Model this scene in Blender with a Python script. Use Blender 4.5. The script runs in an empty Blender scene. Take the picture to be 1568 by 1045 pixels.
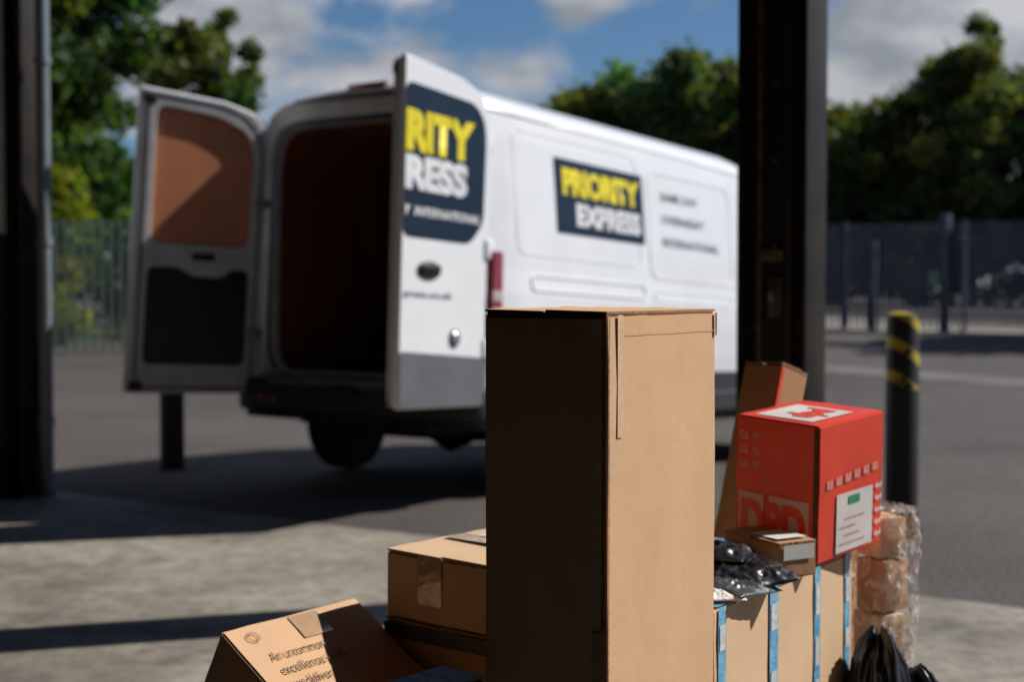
import bpy, bmesh, math, random
import numpy as np
from mathutils import Vector, Matrix, Euler, noise
random.seed(3)
S=bpy.context.scene
S.view_settings.view_transform='Standard'
S.view_settings.look='None'
S.view_settings.exposure=0
R=math.radians
TH=R(34)
U=Vector((math.cos(TH),-math.sin(TH),0)); V=Vector((math.sin(TH),math.cos(TH),0))
def UV(u,v,z=0): return U*u+V*v+Vector((0,0,z))

# ---------------------------------------------------------------- materials
def newmat(name):
    m=bpy.data.materials.new(name); m.use_nodes=True
    nt=m.node_tree; b=nt.nodes['Principled BSDF']
    return m,nt,b
def N(nt,t,**k):
    n=nt.nodes.new(t)
    for a,v in k.items(): setattr(n,a,v)
    return n
def mat(name,c,rough=.5,c2=None,scale=5,metal=0,bump=0,bscale=60,stretch=(1,1,1),coat=0,spec=.5,detail=6,lo=.35,hi=.65):
    m,nt,b=newmat(name)
    L=nt.links
    tc=N(nt,'ShaderNodeTexCoord'); mp=N(nt,'ShaderNodeMapping'); mp.inputs['Scale'].default_value=stretch
    L.new(tc.outputs['Object'],mp.inputs['Vector'])
    if c2 is None: c2=tuple(x*.82 for x in c)
    n=N(nt,'ShaderNodeTexNoise'); n.inputs['Scale'].default_value=scale; n.inputs['Detail'].default_value=detail
    L.new(mp.outputs[0],n.inputs['Vector'])
    r=N(nt,'ShaderNodeValToRGB'); r.color_ramp.elements[0].position=lo; r.color_ramp.elements[1].position=hi
    r.color_ramp.elements[0].color=(*c2,1); r.color_ramp.elements[1].color=(*c,1)
    L.new(n.outputs['Fac'],r.inputs['Fac']); L.new(r.outputs['Color'],b.inputs['Base Color'])
    b.inputs['Roughness'].default_value=rough; b.inputs['Metallic'].default_value=metal
    b.inputs['Coat Weight'].default_value=coat; b.inputs['Specular IOR Level'].default_value=spec
    if bump:
        n2=N(nt,'ShaderNodeTexNoise'); n2.inputs['Scale'].default_value=bscale; n2.inputs['Detail'].default_value=4
        L.new(mp.outputs[0],n2.inputs['Vector'])
        bp=N(nt,'ShaderNodeBump'); bp.inputs['Strength'].default_value=bump; bp.inputs['Distance'].default_value=.01
        L.new(n2.outputs['Fac'],bp.inputs['Height']); L.new(bp.outputs[0],b.inputs['Normal'])
    return m
def cardboard(name,c):
    m,nt,b=newmat(name); L=nt.links
    tc=N(nt,'ShaderNodeTexCoord')
    n=N(nt,'ShaderNodeTexNoise'); n.inputs['Scale'].default_value=5; n.inputs['Detail'].default_value=8; n.inputs['Roughness'].default_value=.6
    L.new(tc.outputs['Object'],n.inputs['Vector'])
    r=N(nt,'ShaderNodeValToRGB'); r.color_ramp.elements[0].position=.3; r.color_ramp.elements[1].position=.7
    r.color_ramp.elements[0].color=(*[x*.91 for x in c],1); r.color_ramp.elements[1].color=(*[x*1.03 for x in c],1)
    L.new(n.outputs['Fac'],r.inputs['Fac'])
    mp=N(nt,'ShaderNodeMapping'); mp.inputs['Scale'].default_value=(170,170,3)
    L.new(tc.outputs['Object'],mp.inputs['Vector'])
    f=N(nt,'ShaderNodeTexNoise'); f.inputs['Scale'].default_value=1; f.inputs['Detail'].default_value=1
    L.new(mp.outputs[0],f.inputs['Vector'])
    mr=N(nt,'ShaderNodeMapRange'); mr.inputs['To Min'].default_value=.965; mr.inputs['To Max'].default_value=1.03
    L.new(f.outputs['Fac'],mr.inputs['Value'])
    sp=N(nt,'ShaderNodeTexNoise'); sp.inputs['Scale'].default_value=220; sp.inputs['Detail'].default_value=3
    L.new(tc.outputs['Object'],sp.inputs['Vector'])
    mr2=N(nt,'ShaderNodeMapRange'); mr2.inputs['From Min'].default_value=.3; mr2.inputs['From Max'].default_value=.7; mr2.inputs['To Min'].default_value=.95; mr2.inputs['To Max'].default_value=1.04
    L.new(sp.outputs['Fac'],mr2.inputs['Value'])
    mm=N(nt,'ShaderNodeMath',operation='MULTIPLY'); L.new(mr.outputs[0],mm.inputs[0]); L.new(mr2.outputs[0],mm.inputs[1])
    mx=N(nt,'ShaderNodeMix',data_type='RGBA',blend_type='MULTIPLY'); mx.inputs[0].default_value=1
    L.new(r.outputs['Color'],mx.inputs[6]); L.new(mm.outputs[0],mx.inputs[7]); L.new(mx.outputs[2],b.inputs['Base Color'])
    b.inputs['Roughness'].default_value=.75; b.inputs['Specular IOR Level'].default_value=.25
    d=N(nt,'ShaderNodeTexNoise'); d.inputs['Scale'].default_value=5; d.inputs['Detail'].default_value=4
    L.new(tc.outputs['Object'],d.inputs['Vector'])
    b1=N(nt,'ShaderNodeBump'); b1.inputs['Strength'].default_value=.3; b1.inputs['Distance'].default_value=.012
    L.new(d.outputs['Fac'],b1.inputs['Height'])
    b2=N(nt,'ShaderNodeBump'); b2.inputs['Strength'].default_value=.12; b2.inputs['Distance'].default_value=.001
    L.new(f.outputs['Fac'],b2.inputs['Height']); L.new(b1.outputs[0],b2.inputs['Normal']); L.new(b2.outputs[0],b.inputs['Normal'])
    return m
M={}
M['card']=cardboard('cardboard_tan',(.73,.455,.26))
M['card2']=cardboard('cardboard_brown',(.50,.285,.15))
M['card3']=cardboard('cardboard_light',(.72,.49,.30))
M['cardedge']=mat('cardboard_edge',(.42,.28,.16),.85,(.22,.13,.07),120)
M['seam']=mat('seam_dark',(.10,.055,.028),.9)
M['crease']=mat('crease_line',(.64,.395,.225),.8)
M['cleartape']=mat('clear_tape',(.58,.38,.23),.16,coat=.6,bump=.3,bscale=40)
M['papertape']=mat('thread_tape',(.78,.54,.36),.25,(.70,.46,.28),190,lo=.45,hi=.55,coat=.3)
M['white_label']=mat('label_paper',(.78,.78,.76),.6)
M['ink']=mat('ink',(.05,.05,.055),.7)
M['inkbrown']=mat('ink_brown',(.16,.10,.055),.8)
M['red']=mat('red_print',(.84,.062,.020),.45,(.74,.050,.016),8,bump=.15,bscale=12)
M['redwhite']=mat('print_white',(.80,.74,.72),.55)
M['pink']=mat('print_pale_red',(.70,.42,.38),.6)
M['green']=mat('print_green',(.03,.30,.16),.6)
M['bluetape']=mat('blue_tape',(.08,.33,.60),.25,(.22,.50,.70),30,coat=.4,bump=.5,bscale=50)
M['whitetape']=mat('pale_tape',(.70,.72,.72),.25,(.50,.56,.58),35,coat=.5,bump=.4,bscale=50)
M['black']=mat('black_plastic',(.012,.012,.013),.45)
M['polybag']=mat('black_polythene',(.015,.015,.018),.33,coat=.12,bump=.8,bscale=11)
M['greybag']=mat('grey_polythene',(.060,.062,.07),.36,coat=.1,bump=.5,bscale=14)
M['greycard']=mat('grey_coated_card',(.13,.135,.15),.6)
def wrapmat():
    m,nt,b=newmat('clear_stretch_film'); L=nt.links
    b.inputs['Base Color'].default_value=(.85,.85,.85,1); b.inputs['Roughness'].default_value=.1; b.inputs['Coat Weight'].default_value=1
    tc=N(nt,'ShaderNodeTexCoord'); n=N(nt,'ShaderNodeTexNoise'); n.inputs['Scale'].default_value=22; n.inputs['Detail'].default_value=5; n.inputs['Distortion'].default_value=1.5
    L.new(tc.outputs['Object'],n.inputs['Vector'])
    bp=N(nt,'ShaderNodeBump'); bp.inputs['Strength'].default_value=1; bp.inputs['Distance'].default_value=.03
    L.new(n.outputs['Fac'],bp.inputs['Height']); L.new(bp.outputs[0],b.inputs['Normal'])
    r=N(nt,'ShaderNodeMapRange'); r.inputs['From Min'].default_value=.45; r.inputs['From Max'].default_value=.68; r.inputs['To Min'].default_value=.08; r.inputs['To Max'].default_value=.75
    L.new(n.outputs['Fac'],r.inputs['Value']); L.new(r.outputs[0],b.inputs['Alpha'])
    return m
M['film']=wrapmat()
M['paint']=mat('van_white_paint',(.87,.88,.90),.28,(.83,.84,.86),3,coat=.4)
M['jamb']=mat('van_door_jamb',(.62,.63,.65),.4,(.50,.51,.53),6)
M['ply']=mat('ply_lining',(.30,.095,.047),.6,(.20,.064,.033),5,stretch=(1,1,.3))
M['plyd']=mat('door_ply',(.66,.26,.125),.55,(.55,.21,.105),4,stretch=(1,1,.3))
M['floorply']=mat('ply_floor',(.18,.11,.075),.6,(.10,.06,.04),9)
M['trim']=mat('bumper_plastic',(.040,.041,.046),.55,bump=.2,bscale=200)
M['greytrim']=mat('grey_plastic',(.14,.145,.16),.5)
M['rubber']=mat('tyre_rubber',(.018,.018,.018),.8)
M['rim']=mat('steel_rim',(.30,.30,.31),.4,metal=.6)
M['chrome']=mat('lock_chrome',(.7,.72,.74),.2,metal=.9)
M['lamp']=mat('tail_lamp_red',(.28,.008,.012),.12,coat=1)
M['lampw']=mat('tail_lamp_clear',(.60,.48,.48),.12,coat=1)
M['glass']=mat('dark_glass',(.015,.02,.025),.05,coat=1)
M['navy']=mat('navy_vinyl',(.006,.019,.042),.35,spec=.35)
M['yellow']=mat('yellow_vinyl',(.90,.75,.01),.4)
M['vwhite']=mat('white_vinyl',(.84,.84,.86),.4)
M['vgrey']=mat('grey_vinyl',(.22,.24,.28),.5)
M['steel']=mat('dark_painted_steel',(.028,.020,.015),.55,(.011,.009,.008),3,bump=.2,bscale=30,spec=.3)
M['rust']=mat('scuffed_steel',(.14,.095,.055),.6,(.03,.022,.015),20)
M['scuff']=mat('faded_yellow',(.20,.15,.03),.7,(.03,.025,.015),25)
M['galv']=mat('galvanised_green',(.23,.28,.21),.5,(.15,.19,.145),2,metal=.1)
M['fence2']=mat('galvanised_blue',(.095,.105,.135),.5,(.055,.065,.095),2,metal=.2)
M['wallgrey']=mat('grey_cladding',(.70,.69,.67),.7)
M['walldark']=mat('dark_blockwork',(.03,.03,.032),.8)
M['mat']=mat('bounce_absorber',(.060,.055,.050),.85,(.045,.042,.038),6,bump=.4,bscale=80)  # dark colour of the added floor sheet that soaks up bounce light
M['pipe']=mat('grey_downpipe',(.20,.23,.26),.45)
M['bark']=mat('bark',(.09,.07,.05),.9,(.05,.04,.03),12,bump=.6,bscale=20)

def asphalt():
    m,nt,b=newmat('asphalt'); L=nt.links
    tc=N(nt,'ShaderNodeTexCoord')
    n=N(nt,'ShaderNodeTexNoise'); n.inputs['Scale'].default_value=.35; n.inputs['Detail'].default_value=7; n.inputs['Roughness'].default_value=.6
    f=N(nt,'ShaderNodeTexNoise'); f.inputs['Scale'].default_value=38; f.inputs['Detail'].default_value=5; f.inputs['Roughness'].default_value=.85
    L.new(tc.outputs['Object'],n.inputs['Vector']); L.new(tc.outputs['Object'],f.inputs['Vector'])
    r=N(nt,'ShaderNodeValToRGB'); r.color_ramp.elements[0].position=.3; r.color_ramp.elements[1].position=.72
    r.color_ramp.elements[0].color=(.074,.066,.062,1); r.color_ramp.elements[1].color=(.128,.115,.107,1)
    r2=N(nt,'ShaderNodeValToRGB'); r2.color_ramp.elements[0].position=.42; r2.color_ramp.elements[1].position=.62
    r2.color_ramp.elements[0].color=(.35,.35,.35,1); r2.color_ramp.elements[1].color=(1.75,1.7,1.62,1)
    L.new(n.outputs['Fac'],r.inputs['Fac']); L.new(f.outputs['Fac'],r2.inputs['Fac'])
    mx=N(nt,'ShaderNodeMix',data_type='RGBA',blend_type='MULTIPLY'); mx.inputs[0].default_value=1
    L.new(r.outputs[0],mx.inputs[6]); L.new(r2.outputs[0],mx.inputs[7]); L.new(mx.outputs[2],b.inputs['Base Color'])
    b.inputs['Roughness'].default_value=.85; b.inputs['Specular IOR Level'].default_value=.3
    bp=N(nt,'ShaderNodeBump'); bp.inputs['Strength'].default_value=.6; bp.inputs['Distance'].default_value=.01
    L.new(f.outputs['Fac'],bp.inputs['Height']); L.new(bp.outputs[0],b.inputs['Normal'])
    return m
M['asphalt']=asphalt()
def concrete(name,c,c2,s=.9):
    m,nt,b=newmat(name); L=nt.links
    tc=N(nt,'ShaderNodeTexCoord')
    n=N(nt,'ShaderNodeTexNoise'); n.inputs['Scale'].default_value=s; n.inputs['Detail'].default_value=9; n.inputs['Roughness'].default_value=.62; n.inputs['Distortion'].default_value=.6
    f=N(nt,'ShaderNodeTexNoise'); f.inputs['Scale'].default_value=9; f.inputs['Detail'].default_value=8; f.inputs['Roughness'].default_value=.7
    L.new(tc.outputs['Object'],n.inputs['Vector']); L.new(tc.outputs['Object'],f.inputs['Vector'])
    r=N(nt,'ShaderNodeValToRGB'); r.color_ramp.elements[0].position=.36; r.color_ramp.elements[1].position=.60
    r.color_ramp.elements[0].color=(*c2,1); r.color_ramp.elements[1].color=(*c,1)
    r2=N(nt,'ShaderNodeValToRGB'); r2.color_ramp.elements[0].position=.35; r2.color_ramp.elements[1].position=.6
    r2.color_ramp.elements[0].color=(.62,.62,.62,1); r2.color_ramp.elements[1].color=(1.1,1.1,1.1,1)
    L.new(n.outputs['Fac'],r.inputs['Fac']); L.new(f.outputs['Fac'],r2.inputs['Fac'])
    mx=N(nt,'ShaderNodeMix',data_type='RGBA',blend_type='MULTIPLY'); mx.inputs[0].default_value=1
    L.new(r.outputs[0],mx.inputs[6]); L.new(r2.outputs[0],mx.inputs[7]); L.new(mx.outputs[2],b.inputs['Base Color'])
    b.inputs['Roughness'].default_value=.7
    bp=N(nt,'ShaderNodeBump'); bp.inputs['Strength'].default_value=.3; bp.inputs['Distance'].default_value=.01
    L.new(f.outputs['Fac'],bp.inputs['Height']); L.new(bp.outputs[0],b.inputs['Normal'])
    return m
M['concrete']=concrete('concrete',(.36,.32,.26),(.16,.142,.115),.8)
M['concrete2']=concrete('pale_concrete',(.44,.40,.34),(.32,.29,.25))
M['concrete3']=concrete('channel_concrete',(.20,.18,.16),(.14,.13,.115))
def leafmat():
    m,nt,b=newmat('foliage'); L=nt.links
    a=N(nt,'ShaderNodeAttribute'); a.attribute_name='col'
    L.new(a.outputs['Color'],b.inputs['Base Color']); b.inputs['Roughness'].default_value=.6; b.inputs['Specular IOR Level'].default_value=.25
    t=N(nt,'ShaderNodeBsdfTranslucent'); mx=N(nt,'ShaderNodeMixShader'); mx.inputs[0].default_value=.4
    hs=N(nt,'ShaderNodeMix',data_type='RGBA',blend_type='MULTIPLY'); hs.inputs[0].default_value=1; hs.inputs[7].default_value=(1.7,1.8,.6,1)
    L.new(a.outputs['Color'],hs.inputs[6]); L.new(hs.outputs[2],t.inputs['Color'])
    out=nt.nodes['Material Output']
    L.new(b.outputs[0],mx.inputs[1]); L.new(t.outputs[0],mx.inputs[2]); L.new(mx.outputs[0],out.inputs['Surface'])
    return m
M['leaf']=leafmat()
def bollardmat():
    m,nt,b=newmat('bollard_black_yellow'); L=nt.links
    tc=N(nt,'ShaderNodeTexCoord'); sp=N(nt,'ShaderNodeSeparateXYZ'); L.new(tc.outputs['Object'],sp.inputs[0])
    a=N(nt,'ShaderNodeMath',operation='MULTIPLY'); a.inputs[1].default_value=-.7; L.new(sp.outputs[0],a.inputs[0])
    s=N(nt,'ShaderNodeMath',operation='SUBTRACT'); L.new(sp.outputs[2],s.inputs[0]); L.new(a.outputs[0],s.inputs[1])
    md=N(nt,'ShaderNodeMath',operation='PINGPONG'); md.inputs[1].default_value=.095; L.new(s.outputs[0],md.inputs[0])
    g=N(nt,'ShaderNodeMath',operation='GREATER_THAN'); g.inputs[1].default_value=.062; L.new(md.outputs[0],g.inputs[0])
    g2=N(nt,'ShaderNodeMath',operation='GREATER_THAN'); g2.inputs[1].default_value=.84; L.new(sp.outputs[2],g2.inputs[0])
    mu=N(nt,'ShaderNodeMath',operation='MULTIPLY'); L.new(g.outputs[0],mu.inputs[0]); L.new(g2.outputs[0],mu.inputs[1])
    n=N(nt,'ShaderNodeTexNoise'); n.inputs['Scale'].default_value=14; L.new(tc.outputs['Object'],n.inputs['Vector'])
    g3=N(nt,'ShaderNodeMapRange'); g3.inputs['From Min'].default_value=.36; g3.inputs['From Max'].default_value=.42; L.new(n.outputs['Fac'],g3.inputs['Value'])
    mu2=N(nt,'ShaderNodeMath',operation='MULTIPLY'); L.new(mu.outputs[0],mu2.inputs[0]); L.new(g3.outputs[0],mu2.inputs[1])
    mx=N(nt,'ShaderNodeMix',data_type='RGBA'); mx.inputs[6].default_value=(.012,.012,.013,1); mx.inputs[7].default_value=(.50,.36,.02,1)
    L.new(mu2.outputs[0],mx.inputs[0]); L.new(mx.outputs[2],b.inputs['Base Color']); b.inputs['Roughness'].default_value=.55
    return m
M['bollard']=bollardmat()

# ---------------------------------------------------------------- helpers
def link(o,parent=None):
    S.collection.objects.link(o)
    if parent: o.parent=parent
    return o
def empty(name,loc=(0,0,0),rot=(0,0,0)):
    e=bpy.data.objects.new(name,None); e.empty_display_size=.1; e.location=loc; e.rotation_euler=rot
    return link(e)
def obj(name,verts,faces,m,parent=None,smooth=False,mats=None,idx=None):
    me=bpy.data.meshes.new(name); me.from_pydata([tuple(v) for v in verts],[],faces)
    for mm in (mats or [m]): me.materials.append(mm)
    if idx is not None: me.polygons.foreach_set('material_index',idx)
    if smooth: me.polygons.foreach_set('use_smooth',[True]*len(me.polygons))
    me.update()
    return link(bpy.data.objects.new(name,me),parent)
def setsmooth(o,ang=35):
    me=o.data
    bm=bmesh.new(); bm.from_mesh(me)
    for f in bm.faces: f.smooth=True
    for e in bm.edges:
        if len(e.link_faces)==2 and e.calc_face_angle(0)>R(ang): e.smooth=False
    bm.to_mesh(me); bm.free()
def box(name,size,loc,m,parent=None,rot=(0,0,0),bev=0,seg=2):
    bm=bmesh.new(); bmesh.ops.create_cube(bm,size=1)
    for v in bm.verts: v.co=Vector((v.co.x*size[0],v.co.y*size[1],v.co.z*size[2]))
    if bev: bmesh.ops.bevel(bm,geom=list(bm.edges),offset=bev,segments=seg,affect='EDGES',profile=.5)
    me=bpy.data.meshes.new(name); bm.to_mesh(me); bm.free(); me.materials.append(m)
    o=bpy.data.objects.new(name,me); o.location=loc; o.rotation_euler=rot; link(o,parent)
    if bev: setsmooth(o)
    return o
def lathe(name,prof,m,parent=None,seg=32,axis='Z',loc=(0,0,0),mats=None,midx=None):
    vs=[];fs=[];ix=[]
    for r,z in prof:
        for i in range(seg):
            a=2*math.pi*i/seg
            p=(r*math.cos(a),r*math.sin(a),z)
            if axis=='X': p=(z,p[0],p[1])
            vs.append(p)
    for j in range(len(prof)-1):
        for i in range(seg):
            k=(i+1)%seg
            fs.append((j*seg+i,j*seg+k,(j+1)*seg+k,(j+1)*seg+i)); ix.append(midx[j] if midx else 0)
    o=obj(name,vs,fs,m,parent,mats=mats,idx=ix); o.location=loc; setsmooth(o,40)
    return o
def tube(name,pts,rads,m,parent=None,seg=8):
    vs=[];fs=[]
    pts=[Vector(p) for p in pts]
    for j,p in enumerate(pts):
        d=(pts[min(j+1,len(pts)-1)]-pts[max(j-1,0)])
        d=d.normalized() if d.length>1e-9 else Vector((0,0,1))
        ref=Vector((0.13,.37,1)) if abs(d.z)<.8 else Vector((1,.2,0))
        a=d.cross(ref).normalized(); b=d.cross(a)
        r=rads[j] if hasattr(rads,'__len__') else rads
        for i in range(seg):
            t=2*math.pi*i/seg; vs.append(p+a*r*math.cos(t)+b*r*math.sin(t))
    for j in range(len(pts)-1):
        for i in range(seg):
            k=(i+1)%seg; fs.append((j*seg+i,j*seg+k,(j+1)*seg+k,(j+1)*seg+i))
    fs.append(tuple(range(seg))[::-1]); fs.append(tuple((len(pts)-1)*seg+i for i in range(seg)))
    return obj(name,vs,fs,m,parent,smooth=True)
def roundpoly(pts,r,n=5):
    out=[]; k=len(pts)
    for i in range(k):
        p=Vector(pts[i]); a=Vector(pts[i-1])-p; b=Vector(pts[(i+1)%k])-p
        rr=min(r,a.length*.48,b.length*.48)
        p0=p+a.normalized()*rr; p1=p+b.normalized()*rr
        for j in range(n+1):
            t=j/n; out.append(tuple((p0*(1-t)**2)+(p*2*t*(1-t))+(p1*t*t)))
    return out
def curve_mesh(loops,depth,bevel=0,bseg=2):
    cu=bpy.data.curves.new('c','CURVE'); cu.dimensions='2D'; cu.fill_mode='BOTH'
    for lp in loops:
        sp=cu.splines.new('POLY'); sp.points.add(len(lp)-1)
        for i,p in enumerate(lp): sp.points[i].co=(p[0],p[1],0,1)
        sp.use_cyclic_u=True
    cu.extrude=depth/2; cu.bevel_depth=bevel; cu.bevel_resolution=bseg
    if bevel: cu.offset=-bevel
    o=bpy.data.objects.new('c',cu); S.collection.objects.link(o)
    bpy.context.view_layer.update()
    me=bpy.data.meshes.new_from_object(o.evaluated_get(bpy.context.evaluated_depsgraph_get()))
    bpy.data.objects.remove(o)
    return me
def plate(name,loops,depth,m,parent,y=0,bevel=0):
    me=curve_mesh(loops,depth,bevel)
    for v in me.vertices:
        x,yy,z=v.co; v.co=(x,y-z,yy)
    me.materials.clear(); me.materials.append(m)
    for p in me.polygons: p.material_index=0
    me.update()
    o=bpy.data.objects.new(name,me); link(o,parent); setsmooth(o,40); return o
def text_mesh(s,off=.0,shear=0,space=1.0):
    cu=bpy.data.curves.new('t','FONT'); cu.body=s; cu.offset=off; cu.shear=shear; cu.space_character=space; cu.resolution_u=3
    o=bpy.data.objects.new('t',cu); S.collection.objects.link(o)
    bpy.context.view_layer.update()
    me=bpy.data.meshes.new_from_object(o.evaluated_get(bpy.context.evaluated_depsgraph_get()))
    bpy.data.objects.remove(o); return me
def text_on(name,s,rect,f,m,parent,off=.02,shear=0,space=1.0):
    me=text_mesh(s,off,shear,space)
    xs=[v.co.x for v in me.vertices]; ys=[v.co.y for v in me.vertices]
    x0,x1,y0,y1=min(xs),max(xs),min(ys),max(ys)
    for v in me.vertices:
        u=rect[0]+(v.co.x-x0)/(x1-x0)*(rect[2]-rect[0]); w=rect[1]+(v.co.y-y0)/(y1-y0)*(rect[3]-rect[1])
        v.co=f(u,w)
    me.materials.clear(); me.materials.append(m)
    for p in me.polygons: p.material_index=0
    o=bpy.data.objects.new(name,me); return link(o,parent)

# ---------------------------------------------------------------- ground
def sst(a,b,x):
    t=np.clip((x-a)/(b-a),0,1); return t*t*(3-2*t)
def gz(x,y):
    v=x*V.x+y*V.y
    z=-.17*sst(7.5,12.8,v)*1.0
    z=z+.67*sst(16,31,y)+.42*sst(31,40,y)
    return z
def axis(a,b,fine0,fine1,st,g=1.15):
    l=[fine0]; s=st
    while l[0]>a: s*=g; l.insert(0,l[0]-s)
    x=fine0
    while x<fine1: x+=st; l.append(x)
    s=st
    while l[-1]<b: s*=g; l.append(l[-1]+s)
    return np.array(l)
ax=axis(-400,400,-14,18,.7); ay=axis(-60,700,0,44,.7)
XX,YY=np.meshgrid(ax,ay); ZZ=gz(XX,YY)
vs=np.stack([XX.ravel(),YY.ravel(),ZZ.ravel()],1)
nx=len(ax); fs=[(j*nx+i,j*nx+i+1,(j+1)*nx+i+1,(j+1)*nx+i) for j in range(len(ay)-1) for i in range(nx-1)]
obj('ground',vs.tolist(),fs,M['asphalt'],smooth=True)
def sheet(name,p0,p1,w,m,off,n=40):
    p0=Vector(p0);p1=Vector(p1);d=(p1-p0);nn=Vector((-d.y,d.x)).normalized()*w/2
    vs=[];fs=[]
    for i in range(n+1):
        c=p0+d*i/n
        for k in (-1,-.33,.33,1):
            q=c+nn*k; vs.append((q.x,q.y,float(gz(q.x,q.y))+off))
    for i in range(n):
        for k in range(3): fs.append((i*4+k,i*4+k+1,i*4+k+5,i*4+k+4))
    return obj(name,vs,fs,m)
se=6.36
n=120
rng=random.Random(5)
top=[UV(-30+42*i/n,se+rng.uniform(-.02,.02),.008) for i in range(n+1)]
bot=[UV(-30+42*i/n,-14,.008) for i in range(n+1)]
low=[p-Vector((0,0,.05)) for p in top]
obj('concrete_floor',top+bot+low,[(n+1+i,n+1+i+1,i+1,i) for i in range(n)]+[(i,i+1,2*n+2+i+1,2*n+2+i) for i in range(n)],M['concrete'])
box('bounce_absorber',(7.5,7.6,.012),tuple(UV(-1.6,-.95,.0155)),M['mat'],None,(0,0,-TH),.003)  # unseen dark sheet, added to keep floor bounce off the boxes' left faces
sheet('concrete_drain_channel',(3.0,24.4),(22,10.8),.9,M['concrete3'],.012)
sheet('concrete_road',(-8,44.4),(40,12),3.4,M['concrete2'],.014,60)

# ---------------------------------------------------------------- warehouse
wh=empty('warehouse_building')
wr=(0,0,-TH)
def wbox(name,us,vs_,zs,m,bev=0,parent=wh):
    c=UV((us[0]+us[1])/2,(vs_[0]+vs_[1])/2,(zs[0]+zs[1])/2)
    return box(name,(us[1]-us[0],vs_[1]-vs_[0],zs[1]-zs[0]),c,m,parent,wr,bev)
RH=6.3
wbox('roof',(-16,10),(-13,6.1),(RH,RH+.2),M['walldark'])
wbox('back_wall',(-16,10),(-13.2,-13.01),(0,RH),M['walldark'])
wbox('side_wall_east',(10.01,10.2),(-13,6.1),(0,RH),M['walldark'])
wbox('side_wall_west',(-16.2,-16.01),(-13,6.1),(0,RH),M['walldark'])
LU=-8.07
wbox('front_wall_upper',(-16,LU-.075),(5.98,6.1),(1.78,RH-.01),M['wallgrey'])
wbox('front_wall_plinth',(-16,LU-.075),(5.95,6.12),(0,1.775),M['walldark'])
wbox('front_wall_far',(6.2,10),(5.98,6.1),(0,RH-.01),M['walldark'])
wbox('eaves_beam',(-16,10),(6.12,6.3),(RH-.2,RH+.2),M['steel'])
def hcol(name,u,v,w,d,h):
    p=empty(name,UV(u,v,0),wr)
    t=.016
    box('flange_1',(t,d,h),(w/2-t/2,0,h/2),M['steel'],p,bev=.002)
    box('flange_2',(t,d,h),(-w/2+t/2,0,h/2),M['steel'],p,bev=.002)
    box('web',(w-2*t-.002,.012,h),(0,0,h/2),M['steel'],p)
    box('base_plate',(w+.1,d+.1,.02),(0,0,.02),M['steel'],p)
    return p
c=hcol('steel_column',-2.66,6.18,.34,.24,6.1)
box('conduit',(.04,.035,6.0),(.05,-.028,3.1),M['steel'],c,bev=.004)
box('conduit_2',(.022,.022,6.0),(-.10,-.02,3.1),M['rust'],c,bev=.004)
box('latch_plate',(.07,.02,.19),(-.02,-.02,1.37),M['rust'],c,bev=.006)
lathe('latch_ring',[(.026,-.008),(.034,-.008),(.034,.008),(.026,.008),(.026,-.008)],M['galv'],c,20,'X',(-.02,-.045,1.38))
for z in (1.6,2.0,2.35,2.9):
    lathe('bolt',[(0,.012),(.014,.012),(.014,0)],M['rust'],c,6,'Z',(-.02,-.03,z)).rotation_euler=(R(90),0,0)
box('scuff_tape',(.11,.003,.05),(-.03,-.047,1.56),M['scuff'],c)
c2=hcol('steel_column',LU,6.1,.14,.18,6.1)
pp=empty('downpipe',UV(LU+.19,6.12,0))
lathe('pipe',[(.045,0.05),(.045,6.0)],M['pipe'],pp,20)
for z in (.5,1.7,2.9): lathe('pipe_clip',[(.046,z),(.055,z),(.055,z+.05),(.046,z+.05)],M['pipe'],pp,20)
hcol('steel_column',6.0,6.08,.31,.30,6.1)

# ---------------------------------------------------------------- bollards
def bollard(x,y):
    z=float(gz(x,y)); e=empty('bollard',(x,y,z),(0,0,R(20)))
    lathe('post',[(.10,0),(.10,.012),(.094,.014),(.094,1.245),(.088,1.268),(.06,1.28),(0,1.285)],M['bollard'],e,36)
    lathe('base_flange',[(0,.02),(.115,.02),(.115,.004),(0,.004)],M['black'],e,24)
bollard(2.24,8.15); bollard(-2.66,11.1)

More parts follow.
